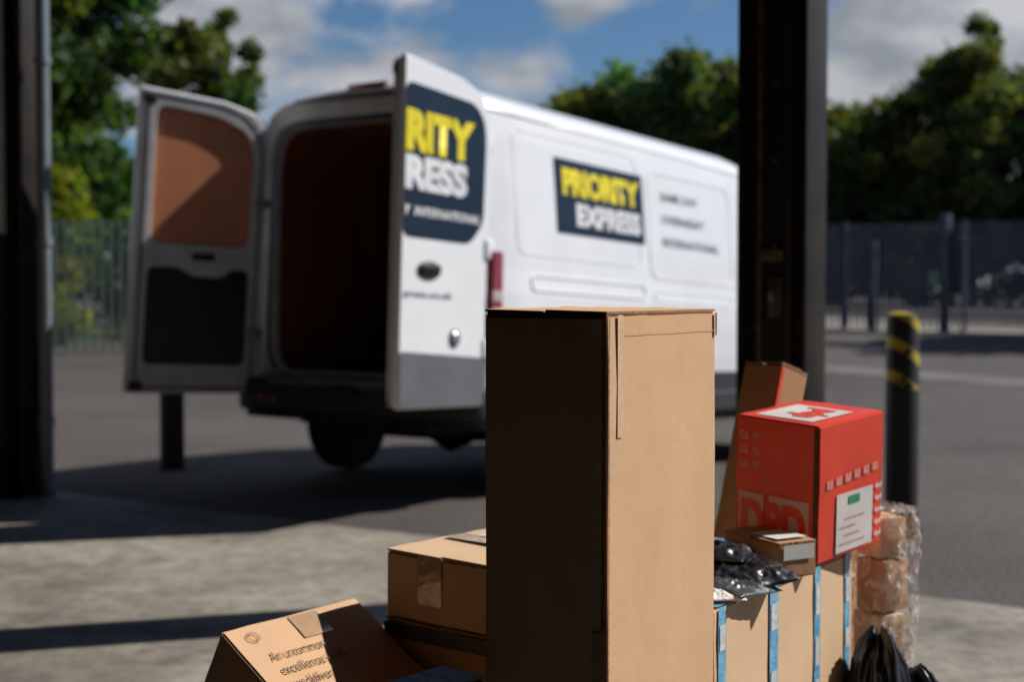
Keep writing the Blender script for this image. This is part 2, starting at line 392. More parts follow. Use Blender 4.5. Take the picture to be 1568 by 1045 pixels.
# ---------------------------------------------------------------- fences
def fence(name,p0,p1,m,H=2.4):
    p0=Vector(p0);p1=Vector(p1);d=(p1-p0);L=d.length;d.normalize();nn=Vector((-d.y,d.x))
    e=empty(name)
    vs=[];fs=[]
    def addbox(c,w,t,z0,z1,tip=0):
        b=len(vs)
        for z in (z0,z1):
            for a,q in ((-w/2,-t/2),(w/2,-t/2),(w/2,t/2),(-w/2,t/2)):
                r=c+d*a+nn*q; vs.append((r.x,r.y,z))
        fs.extend([(b,b+1,b+5,b+4),(b+1,b+2,b+6,b+5),(b+2,b+3,b+7,b+6),(b+3,b,b+4,b+7)])
        if tip:
            vs.append((c.x,c.y,z1+tip)); fs.extend([(b+4,b+5,b+8),(b+5,b+6,b+8),(b+6,b+7,b+8),(b+7,b+4,b+8)])
        else: fs.append((b+4,b+5,b+6,b+7))
    k=int(L/.155)
    for i in range(k):
        c=p0+d*(i*.155); z=float(gz(c.x,c.y))
        addbox(c,.076,.02,z+.05,z+H-.08,.08)
    obj('pales',vs,fs,m,e)
    vs.clear();fs.clear()
    k=int(L/2.75)+1
    for i in range(k):
        c=p0+d*(i*2.75)+nn*.06; z=float(gz(c.x,c.y)); addbox(c,.11,.06,z,z+H+.02)
    obj('posts',list(vs),list(fs),m,e)
    vs.clear();fs.clear()
    for i in range(int(L/2.75)):
        a=p0+d*(i*2.75)+nn*.035; b_=p0+d*((i+1)*2.75)+nn*.035
        for h in (.35,H-.5):
            za=float(gz(a.x,a.y))+h; zb=float(gz(b_.x,b_.y))+h; b=len(vs)
            for q,zz in ((a,za),(b_,zb)):
                for t,dz in ((-.012,0),(.012,0),(.012,.05),(-.012,.05)):
                    r=q+nn*t; vs.append((r.x,r.y,zz+dz))
            fs.extend([(b,b+1,b+5,b+4),(b+1,b+2,b+6,b+5),(b+2,b+3,b+7,b+6),(b+3,b,b+4,b+7)])
    obj('rails',list(vs),list(fs),m,e)
    return e
fence('palisade_fence',(-14,22.4),(-1.0,27.2),M['galv'])
fence('palisade_fence',(1.0,37.4),(24,19.6),M['fence2'])
g=empty('gate_posts')
for (x,y,h,w) in ((8.05,31.75,2.0,.16),(9.35,30.75,2.55,.2)):
    box('gate_post',(w,w,h),(x,y,float(gz(x,y))+h/2),M['fence2'],g,(0,0,-TH),.01)
box('gate_lock_box',(.24,.12,.34),(9.12,30.75,float(gz(9.1,30.8))+1.15),M['galv'],g,(0,0,-TH),.01)

# ---------------------------------------------------------------- vegetation
def leaves(name,cl,nper,leaf,seed,base,parent=None):
    r=np.random.RandomState(seed); cl=np.array(cl); K=len(cl)
    P=np.repeat(cl,nper,axis=0); n=len(P)
    d=r.normal(size=(n,3)); d/=np.linalg.norm(d,axis=1)[:,None]
    rad=P[:,3]*(r.rand(n)**.45)*(1+.25*r.randn(n)).clip(.4,1.6)
    c=P[:,:3]+d*rad[:,None]*np.array([1,1,.8])
    a=r.normal(size=(n,3)); a/=np.linalg.norm(a,axis=1)[:,None]
    b=np.cross(a,r.normal(size=(n,3))); b/=np.linalg.norm(b,axis=1)[:,None]
    s=(leaf*(.6+.8*r.rand(n)))[:,None]
    q=np.stack([c-a*s,c-b*s*.55,c+a*s,c+b*s*.55],1).reshape(-1,3)
    me=bpy.data.meshes.new(name)
    me.vertices.add(4*n); me.vertices.foreach_set('co',q.ravel())
    me.loops.add(4*n); me.loops.foreach_set('vertex_index',np.arange(4*n))
    me.polygons.add(n); me.polygons.foreach_set('loop_start',np.arange(n)*4)
    try: me.polygons.foreach_set('loop_total',np.full(n,4))
    except Exception: pass
    me.update(calc_edges=True); me.validate()
    cb=np.repeat(.55+.9*r.rand(K),nper)*(.75+.5*r.rand(n))
    hue=np.repeat(r.randn(K)*.12,nper)+r.randn(n)*.06
    col=np.stack([base[0]*cb*(1+hue*1.6),base[1]*cb,base[2]*cb*(1-hue),np.ones(n)],1).clip(0.003,1)
    at=me.color_attributes.new('col','FLOAT_COLOR','POINT'); at.data.foreach_set('color',np.repeat(col,4,axis=0).ravel())
    me.materials.append(M['leaf'])
    return link(bpy.data.objects.new(name,me),parent)
def tree(name,x,y,H,Rr,seed,base=(.06,.10,.025),trunk=.25,nc=60,low=.25,leaf=.13,nper=260,fill=.9):
    r=random.Random(seed); z0=float(gz(x,y)); e=empty(name,(x,y,z0))
    cl=[]
    zc=H*(1+low)/2; hz=H*(1-low)/2
    for i in range(nc):
        t=r.uniform(-1,1); ang=r.uniform(0,6.28); rr=math.sqrt(max(0,1-t*t*fill))*Rr*r.uniform(.25,1.0)
        cl.append((rr*math.cos(ang),rr*math.sin(ang),zc+t*hz*.92,Rr*r.uniform(.16,.36)))
    for i in range(5):
        cl.append((r.uniform(-.4,.4)*Rr,r.uniform(-.4,.4)*Rr,H*r.uniform(.95,1.06),Rr*r.uniform(.1,.2)))
    leaves('crown',cl,nper,leaf,seed,base,e)
    pts=[(0,0,-.1),(.05,.02,H*.2),(-.04,.05,H*.45),(.08,0,H*.7),(.02,0,H*.95)]
    tube('trunk',pts,[trunk,trunk*.8,trunk*.6,trunk*.35,trunk*.08],M['bark'],e,10)
    for i in range(14):
        c=cl[r.randrange(nc)]; h=min(c[2]*.75,H*.65)
        tube('limb_%d'%i,[(0,0,h*.75),(c[0]*.4,c[1]*.4,h*.75+(c[2]-h*.75)*.5),(c[0],c[1],c[2])],[trunk*.35,trunk*.22,trunk*.06],M['bark'],e,6)
    return e
G1=(.066,.115,.028); G2=(.090,.120,.042); G3=(.074,.104,.032)
tree('deciduous_tree',-9.75,29.5,11.5,2.1,11,G1,.3,150,.06,nper=240,fill=.5)
tree('deciduous_tree',-12.4,30.0,11.5,3.0,12,G1,.3,110,.08,nper=240)
tree('deciduous_tree',-10.6,32.5,10.0,2.2,17,G1,.3,90,.06,nper=220,fill=.5)
tree('deciduous_tree',-8.0,37,7.3,1.8,13,G2,.2,90,.1,fill=.5)
tree('deciduous_tree',13.9,43.5,8.0,1.9,22,G2,.24,90,.12)
tree('deciduous_tree',18.2,43,7.4,2.4,23,G3,.24,70,.1)
tree('deciduous_tree',15.4,28.8,7.5,2.2,41,G3,.24,70,.1)
tree('deciduous_tree',19.0,30.3,8.0,2.4,42,G3,.24,60,.1)
r=random.Random(8)
def mass(name,n,xs,y0,dy,prof_,base,seed,leaf=.18,nper=170,rr=(.45,1.0)):
    px=[p[0] for p in prof_]; pz=[p[1] for p in prof_]; cl=[]
    for i in range(n):
        x=r.uniform(*xs); y=y0+dy*(x-xs[0])+r.uniform(-1.5,2.5); t=float(np.interp(x,px,pz))+.3*math.sin(x*3.3)+.2*math.sin(x*7.1)
        rad=r.uniform(*rr); z=.6+(t-.6-rad*.7)*math.sqrt(r.uniform(.02,1))
        cl.append((x,y,z,rad))
    leaves(name,cl,nper,leaf,seed,base)
mass('distant_trees',380,(1.0,14),52,0,[(1,8.2),(2.2,8.7),(3,9.1),(4.3,9.4),(5.6,9.9),(7,10.1),(8.2,9.9),(9.5,9.0),(12,8),(14,7)],(.105,.135,.042),31)
mass('tree_row',420,(9.2,26),47,-.3,[(9.2,6.6),(10.3,6.7),(11.6,7.1),(12.4,7.6),(13.2,8.3),(14.3,8.9),(15.2,8.2),(16.4,8.3),(18,8.6),(26,8.5)],(.080,.108,.033),36,.16,170,(.4,.95))
cl=[]
for i in range(260):
    t=r.uniform(0,1); x=-22+26*t; y=27.5+9*t+r.uniform(-1,1.8)
    cl.append((x,y,.2+r.uniform(0,1)**.8*3.9,r.uniform(.4,.9)))
leaves('hedge',cl,150,.13,32,(.05,.085,.022))
cl=[]
for i in range(260):
    t=r.uniform(0,1); x=8+30*t; y=49.0-17*t+r.uniform(-.5,1.0)-1.2
    cl.append((x,y,1.0+r.uniform(0,1)**.8*3.6,r.uniform(.45,1.0)))
leaves('hedge',cl,150,.15,33,(.030,.045,.02))
cl=[(-9.0+r.uniform(-.8,.8),26.9+r.uniform(-.6,.6),.3+r.uniform(.2,3.4),r.uniform(.3,.5)) for i in range(34)]
leaves('shrub',cl,200,.1,34,(.16,.20,.02))
rs=np.random.RandomState(4)
cl=[( -22+24*t, 25.3+6.5*t+rs.uniform(-1.5,1.5), .35, .35) for t in rs.rand(220)]
leaves('grass',cl,60,.12,35,(.14,.20,.06))

# ---------------------------------------------------------------- VAN
K=1.055
van=empty('delivery_van',(-1.075,9.715,.045),(R(-2.5),0,-TH))
prof=[(0,.45),(.6,.44),(.92,.45),(.985,.50),(1.0,.7),(1.025,.95),(1.035,1.2),(1.03,1.35),(1.012,1.5),(.995,1.75),(.965,2.1),(.935,2.38),(.905,2.54),(.85,2.64),(.74,2.705),(.55,2.745),(.3,2.77),(0,2.78)]
prof=[(x*K,z) for x,z in prof]
def side_x(z):
    for (x0,z0),(x1,z1) in zip(prof[3:],prof[4:]):
        if z0<=z<=z1: return x0+(x1-x0)*(z-z0)/(z1-z0)
    return 1.0
C0=(0,1.62)
def outer_pt(a,P=prof):
    c,s=math.cos(a),math.sin(a); sg=1 if c>=0 else -1; c=abs(c)
    best=None
    for (x0,z0),(x1,z1) in zip(P,P[1:]):
        dx,dz=x1-x0,z1-z0; den=c*dz-s*dx
        if abs(den)<1e-9: continue
        t=((x0-C0[0])*dz-(z0-C0[1])*dx)/den
        q=((x0-C0[0])*s-(z0-C0[1])*c)/den
        if t>0 and -1e-6<=q<=1+1e-6: best=t if best is None else max(best,t)
    return (sg*c*best,C0[1]+s*best)
angs=[]
NA=144
for i in range(NA): angs.append(2*math.pi*i/NA)
for xx,zz in prof:
    for s in (1,-1):
        if xx>0: angs.append(math.atan2(zz-C0[1],s*xx)%(2*math.pi))
ca=[math.atan2(.88,.80),math.atan2(-.88,.82)]
for a in ca:
    for k in np.linspace(-.14,.14,13):
        angs.append((a+k)%(2*math.pi)); angs.append((math.pi-a-k)%(2*math.pi))
angs=sorted(set(round(a,4) for a in angs))
NN=len(angs)
def inner_pt(a,hw,hh,n=9,cz=1.63):
    c,s=math.cos(a),math.sin(a)
    rr=1/((abs(c)/hw)**n+(abs(s)/hh)**n)**(1/n)
    return (c*rr,cz+s*rr)
OUT=[outer_pt(a) for a in angs]
def sec(y,zt=2.78,zb=.44,w=1,ins=0):
    return [(x*w*(1-ins),y,zb+(z-.44)*(zt-zb)/(2.78-.44)-(ins*(z-1.6))) for x,z in OUT]
rings=[]
rings.append(('paint',sec(.03,ins=.012)))
rings.append(('paint',sec(.06,ins=.0)))
for y in (.5,1.0,1.6,2.2,2.8,3.4,3.9): rings.append(('paint',sec(y)))
for y,zt,zb,w in ((4.15,2.76,.44,1),(4.4,2.68,.43,.995),(4.62,2.52,.42,.99),(4.85,2.28,.42,.985),(5.1,1.98,.41,.98),(5.3,1.72,.41,.97),(5.42,1.58,.41,.96),(5.7,1.46,.40,.94),(5.9,1.36,.38,.90),(6.02,1.2,.36,.82),(6.08,1.0,.38,.74),(6.1,.8,.5,.5)):
    rings.append(('paint',sec(y,zt,zb,w)))
vs=[];fs=[];ix=[]
mats=[M['paint'],M['jamb'],M['black'],M['ply'],M['floorply'],M['glass'],M['trim']]
for _,rg in rings: vs+=rg
def bridge(a,b,mi,flip=False):
    for i in range(NN):
        k=(i+1)%NN
        f=(a*NN+i,a*NN+k,b*NN+k,b*NN+i)
        fs.append(f[::-1] if flip else f)
        if mi=='auto':
            zmid=(vs[f[0]][2]+vs[f[2]][2])/2; ymid=(vs[f[0]][1]+vs[f[2]][1])/2
            ang=math.sin((angs[i]))
            if 4.62<=ymid<=5.36 and ang>.55: ix.append(5)
            elif zmid<.62: ix.append(6)
            elif ymid>5.9 and zmid<.8: ix.append(6)
            else: ix.append(0)
        else: ix.append(mi(angs[i]) if callable(mi) else mi)
for j in range(len(rings)-1): bridge(j,j+1,'auto')
fs.append(tuple((len(rings)-1)*NN+i for i in range(NN))); ix.append(6)
def addring(r):
    vs.extend(r); return len(vs)//NN-1
def inn(y,hw,hh,cz=1.63,n=9): return [(p[0],y,p[1]) for p in (inner_pt(a,hw*K,hh,n,cz) for a in angs)]
r0=addring(sec(.0,ins=.03))
r1=addring(sec(.035,ins=.075))
r2=addring(inn(.04,.86,.93,1.645,8))
r3=addring(inn(.02,.842,.915,1.64,8))
r4=addring(inn(.02,.81,.89,1.635,8))
r5=addring(inn(.10,.805,.885,1.635,8))
r6=addring(inn(.12,.86,.93,1.62,9))
r7=addring(inn(3.45,.86,.93,1.62,9))
bridge(0,r0,1,True); bridge(r0,r1,1,True); bridge(r1,r2,1,True); bridge(r2,r3,2,True); bridge(r3,r4,2,True); bridge(r4,r5,1,True)
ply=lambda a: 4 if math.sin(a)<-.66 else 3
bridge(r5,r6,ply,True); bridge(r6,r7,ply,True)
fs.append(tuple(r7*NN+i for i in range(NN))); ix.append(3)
body=obj('body',vs,fs,None,van,mats=mats,idx=ix)
setsmooth(body,38)
for y in (1.1,4.95):
    for s in (1,-1):
        xo=s*(1.012 if y<3 else .99)*K
        vsr=[];fsr=[]
        seg=28
        for i in range(seg+1):
            a=math.pi*i/seg
            cy,cz=math.cos(a),math.sin(a)
            for rr,dx in ((.375,-.02),(.40,.02),(.47,.026),(.485,0)):
                vsr.append((xo+s*dx,y+rr*cy,.37+rr*cz))
        for i in range(seg):
            for k in range(3): fsr.append((i*4+k,i*4+k+1,(i+1)*4+k+1,(i+1)*4+k))
        obj('arch_lip',vsr,fsr,M['trim'],van,smooth=True)
        lathe('arch_liner',[(0,0),(.40,0),(.40,-.01),(0,-.01)],M['black'],van,40,'X',(xo+s*.012,y,.40))
def wheel(x,y,s):
    p=[(.10,.02),(.17,.03),(.20,.0),(.225,.04),(.235,.085),(.30,.10),(.335,.085),(.35,.05),(.352,-.05),(.335,-.09),(.23,-.1),(0,-.1)]
    lathe('wheel',[(r_,z_*s) for r_,z_ in [(0,.03)]+p],None,van,40,'X',(x,y,.352),mats=[M['rim'],M['rubber']],midx=[0,0,0,0,0,1,1,1,1,1,1,1])
for s in (1,-1):
    wheel(s*.99,1.1,s); wheel(s*.97,4.95,s)
tube('rear_axle',[(-.85,1.1,.36),(-.2,1.1,.34),(0,1.1,.32),(.2,1.1,.34),(.85,1.1,.36)],[.05,.06,.13,.06,.05],M['black'],van,12)
tube('exhaust',[(.45,.2,.42),(.45,1.6,.42)],[.035,.035],M['black'],van,10)
box('spare_wheel',(.6,.65,.2),(0,.75,.43),M['black'],van,bev=.05)
box('chassis',(1.5,5.0,.16),(0,3.1,.46),M['black'],van,bev=.03)
bp=[(-1.03,.20),(-1.04,.0),(-.98,-.10),(-.8,-.14),(.8,-.14),(.98,-.10),(1.04,0),(1.03,.20)]
bp=[(p[0]*K,p[1]) for p in bp]
def extr(name,path,zs,m,bev=.015):
    me=curve_mesh([path],zs[1]-zs[0]-2*bev,bev)
    for v in me.vertices: v.co.z+=(zs[0]+zs[1])/2
    me.materials.clear(); me.materials.append(m)
    for p in me.polygons: p.material_index=0
    o=bpy.data.objects.new(name,me); link(o,van); setsmooth(o,40)
    return o
extr('rear_bumper',roundpoly(bp,.08,4),(.50,.73),M['trim'],.03)
extr('rear_bumper_lower',roundpoly([(p[0]*.96,p[1]*.8+.02) for p in bp],.08,4),(.45,.505),M['black'],.015)
extr('bumper_step',roundpoly([(-.72,0.05),(-.72,-.155),(.72,-.155),(.72,.05)],.05,4),(.69,.752),M['greytrim'],.012)
box('sill_plate',(1.55,.06,.03),(0,.0,.775),M['jamb'],van,bev=.006)
box('tow_step',(.22,.08,.07),(0,-.165,.66),M['black'],van,bev=.02)
for s in (1,-1):
    box('reflector',(.15,.012,.045),(s*.70,-.148,.60),M['lamp'],van,bev=.004)
    box('tail_lamp',(.085,.15,.70),(s*1.0*K,.075,1.27),M['lamp'],van,bev=.03,seg=3)
    for z in (1.10,1.21,1.32): box('tail_lamp_clear',(.012,.11,.07),(s*1.04*K,.072,z),M['lampw'],van,bev=.004)
    box('lamp_surround',(.07,.10,.78),(s*.965*K,.05,1.27),M['black'],van,bev=.02)
    for z in (.98,1.62,2.30):
        box('hinge',(.07,.09,.13),(s*.995*K if z<2 else s*.96*K,.02 if z>2 else .0,z),M['paint'],van,bev=.012)
box('high_brake_lamp',(.34,.05,.05),(0,.03,2.765),M['lamp'],van,bev=.015)
box('roof_trim',(1.3,.04,.02),(0,.02,2.70),M['black'],van,bev=.004)
def sidef(off): return lambda u,w: (side_x(w)+off,u,w)
def sidesheet(name,u0,v0,u1,v1,m,off,nv=10,s=1):
    vs=[];fs=[];nu=6
    for j in range(nv+1):
        z=v0+(v1-v0)*j/nv
        for i in range(nu+1): vs.append((s*(side_x(z)+off),u0+(u1-u0)*i/nu,z))
    for j in range(nv):
        for i in range(nu): fs.append((j*(nu+1)+i,j*(nu+1)+i+1,(j+1)*(nu+1)+i+1,(j+1)*(nu+1)+i))
    return obj(name,vs,fs,m,van)
def ridge(name,pts,r_,s=1,m=None,close=True):
    P=[(s*(side_x(z)-.0005),y,z) for y,z in pts]
    if close: P.append(P[0])
    return tube(name,P,r_,m or M['paint'],van,8)
for s in (1,-1):
    ridge('panel_pressing',roundpoly([(.35,1.62),(2.04,1.62),(2.04,2.46),(.35,2.46)],.09),.005,s)
    ridge('panel_pressing',roundpoly([(2.20,1.55),(3.66,1.55),(3.66,2.38),(2.20,2.38)],.12),.006,s)
    ridge('side_groove',roundpoly([(.50,1.38),(2.08,1.38),(2.08,1.48),(.50,1.48)],.04),.010,s)
    ridge('side_groove',roundpoly([(2.24,1.37),(3.64,1.37),(3.64,1.45),(2.24,1.45)],.04),.006,s)
    ridge('door_shut_line',[(2.12,.62),(2.12,2.45)],.004,s,M['jamb'],False)
    ridge('door_shut_line',[(3.76,.62),(3.76,2.45)],.004,s,M['black'],False)
    ridge('roof_gutter',[(.1,2.55),(1.5,2.555),(3,2.55),(4.1,2.53)],.012,s,None,False)
    sidesheet('side_rubbing_strip',1.65,.66,4.4,.82,M['trim'],.012,4,s)
    sidesheet('cab_window',3.88,1.55,4.72,2.18,M['glass'],.006,10,s)
    box('door_mirror',(.16,.12,.42),(s*1.17,4.85,1.55),M['trim'],van,bev=.04,seg=3)
    box('mirror_arm',(.22,.05,.05),(s*1.03,4.85,1.42),M['black'],van,bev=.01)
    box('headlamp',(.3,.16,.22),(s*.70,5.93,1.05),M['lampw'],van,bev=.05,seg=3)
box('front_bumper',(1.75,.3,.36),(0,5.97,.56),M['trim'],van,bev=.09,seg=3)
box('grille',(.9,.05,.3),(0,6.06,.95),M['black'],van,bev=.02)
sidesheet('logo_panel',.86,1.80,2.12,2.33,M['navy'],.005)
text_on('logo_text_top','PRIORITY',(.95,2.07,2.06,2.27),sidef(.0085),M['yellow'],van,.06,0,.93)
text_on('logo_text_bottom','EXPRESS',(1.12,1.86,2.06,2.03),sidef(.0085),M['vwhite'],van,.06,0,.93)
text_on('side_text_1','SAME DAY',(2.42,2.17,3.07,2.24),sidef(.006),M['vgrey'],van,.01)
text_on('side_text_2','OVERNIGHT',(2.42,1.99,3.17,2.06),sidef(.006),M['vgrey'],van,.01)
text_on('side_text_3','INTERNATIONAL',(2.42,1.81,3.42,1.88),sidef(.006),M['vgrey'],van,.01)
W=.94; DB=.61
def door(name,s,angle,lean=0):
    e=empty(name,(s*.955*K,.0,0),(0,0,angle)); e.parent=van
    if lean:
        e.rotation_euler=(Matrix.Rotation(angle,4,'Z')@Matrix.Rotation(lean,4,'X')).to_euler()
    mx=lambda pts:[( -s*p[0],p[1]) for p in pts]
    shape=roundpoly([(W,DB),(.015,DB),(0,DB+.06),(0,2.34),(.03,2.50),(.12,2.61),(.34,2.67),(W,2.72)],.03,3)
    plate('door_skin',[mx(shape)],.03,M['paint'],e,-.035,.008)
    h1=roundpoly([(.12,1.66),(W-.11,1.66),(W-.11,2.60),(.40,2.56),(.17,2.46),(.12,2.3)],.09,5)
    h2=roundpoly([(.10,.82),(W-.10,.82),(W-.10,1.50),(.60,1.50),(.52,1.44),(.3,1.44),(.24,1.50),(.10,1.50)],.06,4)
    sh2=roundpoly([(W-.015,DB+.015),(.03,DB+.015),(.015,DB+.07),(.015,2.33),(.045,2.48),(.13,2.595),(.34,2.655),(W-.015,2.705)],.03,3)
    plate('inner_frame',[mx(sh2),mx(h1),mx(h2)],.05,M['jamb'],e,.01,.007)
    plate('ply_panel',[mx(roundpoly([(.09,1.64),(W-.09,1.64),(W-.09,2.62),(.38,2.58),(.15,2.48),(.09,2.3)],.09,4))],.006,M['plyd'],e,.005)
    plate('lower_trim',[mx(roundpoly([(.08,.80),(W-.08,.80),(W-.08,1.52),(.08,1.52)],.05,4))],.006,M['black'],e,-.008)
    pts=[(-s*p[0],.037,p[1]) for p in roundpoly([(W-.05,DB+.05),(.06,DB+.05),(.06,2.32),(.10,2.47),(.2,2.58),(.36,2.63),(W-.05,2.67)],.04,3)]
    tube('door_seal',pts+[pts[0]],.010,M['black'],e,6)
    for z in (DB+.06,2.64): box('latch',(.09,.05,.07),(-s*(W-.06),.03,z),M['black'],e,bev=.01)
    box('inner_handle',(.16,.03,.05),(-s*.45,.045,1.58),M['black'],e,bev=.01)
    for z in (1.05,1.98): box('check_strap',(.10,.04,.06),(-s*.04,.05,z),M['rim'],e,bev=.008)
    return e
dr=door('rear_door_right',1,R(92))
dl=door('rear_door_left',-1,R(-115),R(-6))
ye=-.0615
fx=lambda off: (lambda u,w:(u,ye-off,w))
pan=[(-W+.006,1.64),(-.22,1.64),(-.075,1.78),(-.06,2.32),(-.09,2.45),(-.2,2.53),(-W+.006,2.56)]
plate('logo_panel',[roundpoly(pan,.07,4)],.002,M['navy'],dr,ye)
text_on('logo_text_top','RITY',(-W+.01,2.15,-.20,2.40),fx(.004),M['yellow'],dr,.06,0,.93)
text_on('logo_text_bottom','RESS',(-W+.01,1.92,-.27,2.13),fx(.004),M['vwhite'],dr,.06,0,.93)
text_on('logo_strap','T  INTERNATIONAL',(-W+.01,1.77,-.12,1.825),fx(.004),M['vwhite'],dr,.03,.2)
text_on('web_text','press.co.uk',(-W+.03,1.27,-.40,1.325),fx(.001),M['vgrey'],dr,.02)
bd=lathe('badge',[(0,.012),(.08,.012),(.09,.006),(.09,0)],M['trim'],dr,32,'Z',(-.66,ye,1.45)); bd.rotation_euler=(R(90),0,0); bd.scale=(1.35,.62,1)
box('door_handle',(.20,.03,.05),(-.66,ye-.012,1.46),M['black'],dr,bev=.012)
lathe('door_lock_surround',[(0,.006),(.055,.006),(.058,0)],M['trim'],dr,24,'Z',(-.37,ye,1.04)).rotation_euler=(R(90),0,0)
lathe('door_lock',[(0,.02),(.03,.02),(.042,.012),(.045,.007)],M['chrome'],dr,24,'Z',(-.37,ye,1.04)).rotation_euler=(R(90),0,0)
plate('door_lower_grey',[roundpoly([(-W+.004,DB+.004),(-.03,DB+.004),(-.01,.70),(-.01,.92),(-W+.004,.955)],.03,3)],.006,M['greytrim'],dr,ye+.0)  # grey plate over the lower part of the white door skin
plate('logo_panel',[roundpoly([(-p[0],p[1]) for p in pan],.07,4)],.002,M['navy'],dl,ye)
text_on('logo_text_top','PRIO',(.10,2.15,W-.01,2.40),fx(.004),M['yellow'],dl,.045,0,.93)
text_on('logo_text_bottom','EXP',(.10,1.92,W-.01,2.13),fx(.004),M['vwhite'],dl,.045,0,.93)
plate('door_lower_grey',[roundpoly([(W-.004,DB+.004),(.03,DB+.004),(.01,.70),(.01,.92),(W-.004,.955)],.03,3)],.006,M['greytrim'],dl,ye)  # same grey lower plate, mirrored

# ---------------------------------------------------------------- CARTONS
FZ=.022
class Carton:
    def __init__(s,near,z0,h,a,b,phi,m,name='cardboard_box',wob=.0012,flaps=True,rot=None,seed=0):
        s.a,s.b,s.h=a,b,h
        s.e=empty(name,(near[0],near[1],z0),(0,0,R(phi)) if rot is None else rot)
        bm=bmesh.new(); bmesh.ops.create_cube(bm,size=1)
        for v in bm.verts: v.co=Vector(((v.co.x+.5)*a,(v.co.y+.5)*b,(v.co.z+.5)*h))
        bmesh.ops.bevel(bm,geom=list(bm.edges),offset=.004,segments=2,affect='EDGES')
        bmesh.ops.subdivide_edges(bm,edges=[e for e in bm.edges if e.calc_length()>.06],cuts=10,use_grid_fill=True)
        for v in bm.verts:
            n_=noise.noise_vector(v.co*9+Vector((seed,seed*2.3,0)))
            v.co+=n_*wob*1.6+noise.noise_vector(v.co*45)*wob*.4
        me=bpy.data.meshes.new('carton_body'); bm.to_mesh(me); bm.free(); me.materials.append(m)
        o=bpy.data.objects.new('carton_body',me); link(o,s.e); setsmooth(o,60)
        if flaps:
            g=.0025
            for i,(y0,y1) in enumerate(((0.001,b/2-g),(b/2+g,b-.001))):
                vs=[];fs=[];n=12
                for j in range(n+1):
                    x=.001+(a-.002)*j/n
                    lift=.0025+.004*abs(noise.noise(Vector((j*.7,i*5,seed))))
                    for yy,dz in ((y0,0),(y1,lift)):
                        out=noise.noise(Vector((j*1.1,i*3+yy,seed+4)))*.002
                        vs+= [(x,yy+out,h+dz),(x,yy+out,h+dz+.0045)]
                for j in range(n):
                    q=j*4;w=q+4
                    fs+=[(q+1,w+1,w+3,q+3),(q,q+1,w+1,w) [::-1],(q+2,q+3,w+3,w+2),(q,q+2,w+2,w)]
                fs+=[(0,1,3,2),(n*4,n*4+1,n*4+3,n*4+2)[::-1]]
                obj('flap_%d'%(i+1),vs,fs,None,s.e,mats=[m,M['cardedge']],idx=([0,1,1,0]*n+[1,1]))
    def f(s,face,off):
        a,b,h=s.a,s.b,s.h
        if face=='R': return lambda u,w:(u,-off,w)
        if face=='L': return lambda u,w:(-off,b-u,w)
        if face=='T': return lambda u,w:(u,w,h+.010+off)
    def patch(s,face,u0,w0,u1,w1,m,off=.003,name='tape'):
        f=s.f(face,off); n=10; vs=[];fs=[]
        along_w=abs(w1-w0)>abs(u1-u0)
        for i in range(n+1):
            for k in range(3):
                if along_w: u=u0+(u1-u0)*k/2; w=w0+(w1-w0)*i/n
                else: u=u0+(u1-u0)*i/n; w=w0+(w1-w0)*k/2
                vs.append(f(u,w))
        for i in range(n):
            for k in range(2): fs.append((i*3+k,i*3+k+1,i*3+k+4,i*3+k+3))
        return obj(name,vs,fs,m,s.e)
    def text(s,face,t,u0,w0,u1,w1,m,off=.0036,name='print',o=.01):
        return text_on(name,t,(u0,w0,u1,w1),s.f(face,off),m,s.e,o)
tb=Carton((.164,2.45),FZ,1.337,.411,.262,55,M['card'],wob=.0014,seed=1)
tb.patch('R',.032,1.12,.050,1.335,M['papertape'],.0026)
tb.patch('L',.010,1.328,.26,1.3395,M['seam'],.003,'edge_tape')
tb.patch('L',.252,0,.2615,1.335,M['cardedge'],.0028,'glued_joint')
tb.patch('R',.0005,0,.005,1.335,M['cardedge'],.0028,'glued_joint')
tb.patch('R',.40,1.29,.41,1.335,M['cardedge'],.003,'worn_corner')
tb.patch('R',.06,1.300,.40,1.3012,M['crease'],.0022,'score_line')
tb.patch('L',.235,.60,.262,.78,M['cleartape'],.003)
m1=Carton((-.03,2.975),.667,.145,.40,.33,50,M['card3'],seed=2)
m1.patch('L',.10,.04,.17,.15,M['cleartape'],.003)
m1.patch('T',.17,.02,.24,.31,M['cleartape'],.002)
m1.patch('T',.23,.07,.34,.26,M['white_label'],.004,'label')
m1.text('T','DELIVER TO 25kg',.24,.1,.33,.2,M['ink'],.005)
m2=Carton((-.03,2.975),FZ,.635,.44,.335,50,M['card2'],seed=3)
m2.patch('L',.0,.60,.335,.632,M['black'],.003,'strap')
m2.patch('L',.0,.30,.335,.33,M['black'],.003,'strap')
e1=Vector((.66,.74,.03)).normalized(); t=R(30)
hz=e1.cross(Vector((0,0,1))).normalized()
e2=(hz*math.cos(t)+Vector((0,0,-math.sin(t))));e2=(e2-e1*e2.dot(e1)).normalized(); e3=e1.cross(-e2).normalized()
if e3.z<0: e3=-e3
sf=1.08
A=Vector((-.567*sf,2.75*sf,1.4-.665*sf))
hh=.26; pw=.36; pl=.36*1.05
orig=A+e2*pw-e3*hh
mt=Matrix((e1,-e2,e3)).transposed()
p1=Carton((orig.x,orig.y),orig.z,hh,pl,pw,0,M['card'],rot=mt.to_euler(),seed=4,flaps=False)
p1.h=hh-.009
p1.patch('T',.17,.280,.25,.350,M['cleartape'],.0012)
p1.text('T','An uncommon',.055,.240,.200,.266,M['inkbrown'],.0025,o=0)
p1.text('T','excellence in all',.055,.198,.225,.224,M['inkbrown'],.0025,o=0)
p1.text('T','we deliver',.055,.156,.160,.182,M['inkbrown'],.0025,o=0)
